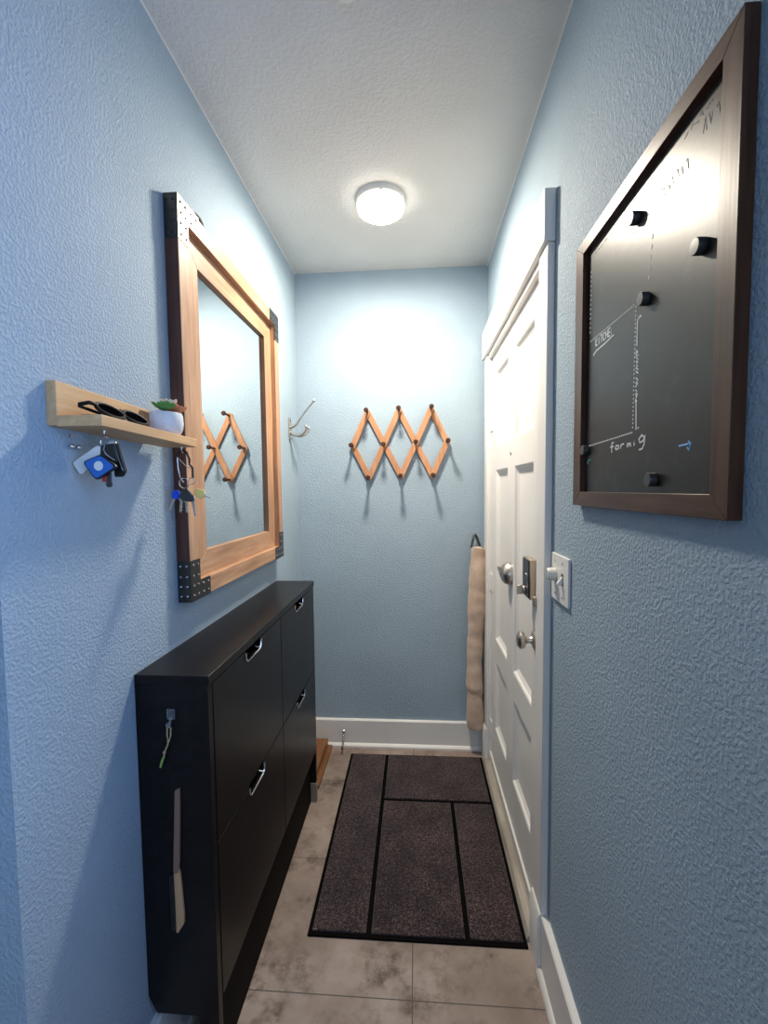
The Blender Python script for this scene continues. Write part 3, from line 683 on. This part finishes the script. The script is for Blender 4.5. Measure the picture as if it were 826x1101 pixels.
for shape in ([(0, 0), (.6, -.5), (0, -1), (0, 0)], [(.9, 0), (0, -.3), (.8, -.7), (0, -1)], [(0, 0), (.8, -.2), (.1, -.5), (.8, -.8), (0, -1)], [(0, 0), (.9, -.4), (0, -.6), (.9, -1)], None, [(0, 0), (.9, -.5), (0, -1)], [(.9, 0), (0, -.6)], [(.1, 0), (.6, -.4), (.1, -.6), (.9, -1)], [(0, 0), (.7, 0), (0, -1), (.7, -1)]):
    if shape: W_.append([(.781 - u * .009, zz + v * .0095) for u, v in shape]); zz -= .0098
    else: zz -= .006
chalk('chalk_word', W_, 'white sideways jotting')
chalk('chalk_word', word('far', .873, 1.4805, .0095, .015, .0055, .02), 'white lower case jotting')
chalk('chalk_word', word('mi', .806, 1.4815, .0085, .013, .005, .02) + word('g', .766, 1.4805, .0095, .020, .005, .0), 'white lower case jotting')
part('chalk_mark', squash(strokes([[(.653, 1.4695), (.632, 1.4705)], [(.631, 1.4745), (.6275, 1.468), (.6295, 1.462), (.634, 1.466)], [(.6255, 1.472), (.629, 1.463)]], .0014)), CHALK_B, cb, 'blue chalk mark')
part('chalk_mark', squash(strokes([[(.985, 1.462), (.982, 1.469), (.966, 1.471)]], .0014)), CHALK_G, cb, 'green chalk mark')
random.seed(5)
for n_, (ya, za, dy_, dz_) in enumerate(((.975, 1.885, .10, .004), (.80, 1.838, .05, .012), (.72, 1.845, .07, .018), (.66, 1.885, .06, .008), (.62, 1.868, .03, .02))):
    yy = ya; F_ = []
    while yy > ya - dy_:
        F_.append([(yy, za + random.uniform(-.5, .5) * dz_), (yy - .004, za + random.uniform(-.5, .5) * dz_), (yy - .007, za + random.uniform(-.5, .5) * dz_)]); yy -= random.uniform(.008, .014)
    part('faint_writing', squash(strokes(F_, .0008), .0003), CHALK_DIM, cb, 'faint rubbed out writing')
for yy, z, lb in ((.787, 1.853, 'topmost black round magnet on the chalkboard'), (.612, 1.717, 'black round magnet nearest the right stile of the chalkboard'), (.750, 1.709, 'black round magnet at the corner of the dotted chalk lines'), (.714, 1.424, 'lowest black round magnet just above the bottom rail of the chalkboard'), (.986, 1.492, 'black round magnet against the left stile above the green chalk mark')):
    m = MB(); m.lathe([(0, 0), (.0098, 0), (.0106, .001), (.0106, .0105), (.0098, .0118), (0, .0122)], (SX, yy, z), (-1, 0, 0), 24)
    single('magnet', m, DARKPL, (SX, yy, z), lb, 'magnet', 'round magnets on the chalkboard')

# ------------------------------------------------------------------ mat
x0, x1, y0, y1 = -.352, .337, 1.312, 2.286
mat_ = thing('door_mat', 'dark brown ribbed door mat with black grooves lying beside the door', 'mat', ((x0 + x1) / 2, (y0 + y1) / 2, 0))
part('rubber_base', MB().box(x0, x1, y0, y1, 0, .006), RUBBER, mat_, 'black rubber border', bevel=.002)
e = .013; g = .0085
for a, b_, c_, d_ in ((x0 + e, -.158 - g, y0 + e, y1 - e), (-.158 + g, x1 - e, 1.938 + g, y1 - e), (-.158 + g, .154 - g, y0 + e, 1.938 - g), (.154 + g, x1 - e, y0 + e, 1.938 - g)):
    part('carpet_panel', MB().box(a, b_, c_, d_, .005, .0115), CARPET, mat_, bevel=.002)

# ------------------------------------------------------------------ ceiling lamp and cap
lc = (-.128, 1.806, H)
lp = thing('ceiling_lamp', 'round white flush ceiling lamp switched on over the mat', 'lamp', lc)
m = MB(); m.lathe([(0, 0), (.0945, 0), (.0945, .019), (.092, .022), (.086, .022), (0, .021)], lc, (0, 0, -1), 48); part('base_ring', m, WHITEPL, lp)
m = MB(); m.lathe([(.0825, .0500), (.076, .0525), (.060, .0545), (.035, .0558), (0, .0562)], lc, (0, 0, -1), 48); part('diffuser', m, LAMP, lp, 'glowing frosted diffuser')
m = MB(); m.lathe([(.0885, .0215), (.0915, .026), (.0915, .036), (.0885, .0455), (.0825, .0500)], lc, (0, 0, -1), 48); part('diffuser_rim', m, LAMPRIM, lp, 'softer glowing rim of the diffuser')
for a in (.6, 2.7, 4.8):
    m = MB(); m.ball((lc[0] + .093 * math.cos(a), lc[1] + .093 * math.sin(a), H - .024), .004, 10); part('clip', m, NICKEL, lp)
m = MB(); m.lathe([(0, 0), (.036, 0), (.036, .010), (.031, .016), (0, .018)], (-.147, 1.0545, H), (0, 0, -1), 32)
single('ceiling_fixture', m, WHITEPL, (-.147, 1.0545, H), 'small round white fixture on ceiling at the top edge of the photo', 'fixture')

# ------------------------------------------------------------------ planks behind the cabinet and door stop
yp1 = YB - TB - SB - .002
single('wood_plank', MB().box(-.575, -.465, 2.005, yp1, 0, .016), PLANK, (-.52, 2.17, 0), 'lower and wider orange brown plank on floor behind the cabinet', 'plank', bevel=.0015)
single('wood_plank', MB().box(-.575, -.488, 2.005, yp1, .016, .050), PLANK, (-.53, 2.17, .016), 'thicker orange brown plank on top of the lower plank behind the cabinet', 'plank', bevel=.0015)
ds2 = thing('door_stop', 'chrome spring door stop on the back wall baseboard beside the planks', 'door stop', (-.401, YB - TB, .085))
o = Vector((-.401, YB - TB, .085)); d = Vector((.002, -.082, -.058)); dn = d.normalized()
m = MB(); m.lathe([(0, 0), (.010, 0), (.010, .003), (.006, .008), (.005, .012)], o, (0, -1, 0), 16); part('base', m, CHROME, ds2)
m = MB(); q = dn.to_track_quat('Z', 'Y').to_matrix(); T = 14
m.tube([o + q @ Vector((.0042 * math.cos(a), .0042 * math.sin(a), .004 + .078 * a / (2 * PI * T))) for a in [2 * PI * i / 10 for i in range(10 * T + 1)]], .0014, 6); part('spring', m, CHROME, ds2)
m = MB(); m.lathe([(0, 0), (.006, 0), (.0065, .008), (.005, .015), (0, .016)], o + dn * .082, dn, 14); part('rubber_tip', m, BLKPL, ds2, 'black rubber tip')

# ------------------------------------------------------------------ light
def area(name, loc, rot, sx, sy, power, col):
    l = bpy.data.lights.new(name, 'AREA'); l.shape = 'RECTANGLE'; l.size = sx; l.size_y = sy; l.energy = power; l.color = col
    o = bpy.data.objects.new(name, l); COL.objects.link(o); o.location = loc; o.rotation_euler = rot; return o
area('window_daylight', (.50, (WY0 + WY1) / 2, (WZ0 + WZ1) / 2), (0, PI / 2, 0), WZ1 - WZ0, WY1 - WY0, 16, (.27, .48, 1.0))
area('rear_fill_light', ((RX0 + RX1) / 2, YR - .13, (RZ0 + RZ1) / 2), (PI / 2, 0, 0), RX1 - RX0, RZ1 - RZ0, 15, (.58, .76, 1.0))  # added fill from behind, lifts the faces turned to the viewer
w = bpy.data.worlds.new('sky'); sc.world = w; w.use_nodes = True
bg = w.node_tree.nodes['Background']; bg.inputs[0].default_value = (.55, .75, 1, 1); bg.inputs[1].default_value = 1.0

# ------------------------------------------------------------------ camera
yaw, pitch, roll = (math.radians(v) for v in (3.988, -3.4299, -.618))
f = Vector((-math.sin(yaw) * math.cos(pitch), math.cos(yaw) * math.cos(pitch), math.sin(pitch)))
r = Vector((math.cos(yaw), math.sin(yaw), 0)); u = r.cross(f)
r2 = r * math.cos(roll) + u * math.sin(roll); u2 = -r * math.sin(roll) + u * math.cos(roll)
cam = bpy.data.cameras.new('camera'); co = bpy.data.objects.new('camera', cam); COL.objects.link(co)
M = Matrix((r2, u2, -f)).transposed().to_4x4(); M.translation = Vector((0, 0, CZ)); co.matrix_world = M
cam.sensor_fit = 'VERTICAL'; cam.sensor_height = 36; cam.lens = 480.0 / 1101 * 36
cam.shift_x = (413 - 413.625) / 1101; cam.shift_y = (554.43 - 550.5) / 1101; cam.clip_start = .02
sc.camera = co
vs_ = sc.view_settings; sc.display_settings.display_device = 'sRGB'
vs_.view_transform = 'Standard'; vs_.look = 'None'; vs_.gamma = 1; vs_.use_curve_mapping = False; vs_.exposure = 0.36
sc.cycles.max_bounces = 10; sc.cycles.diffuse_bounces = 6; sc.cycles.sample_clamp_indirect = 6
sc.cycles.caustics_reflective = False
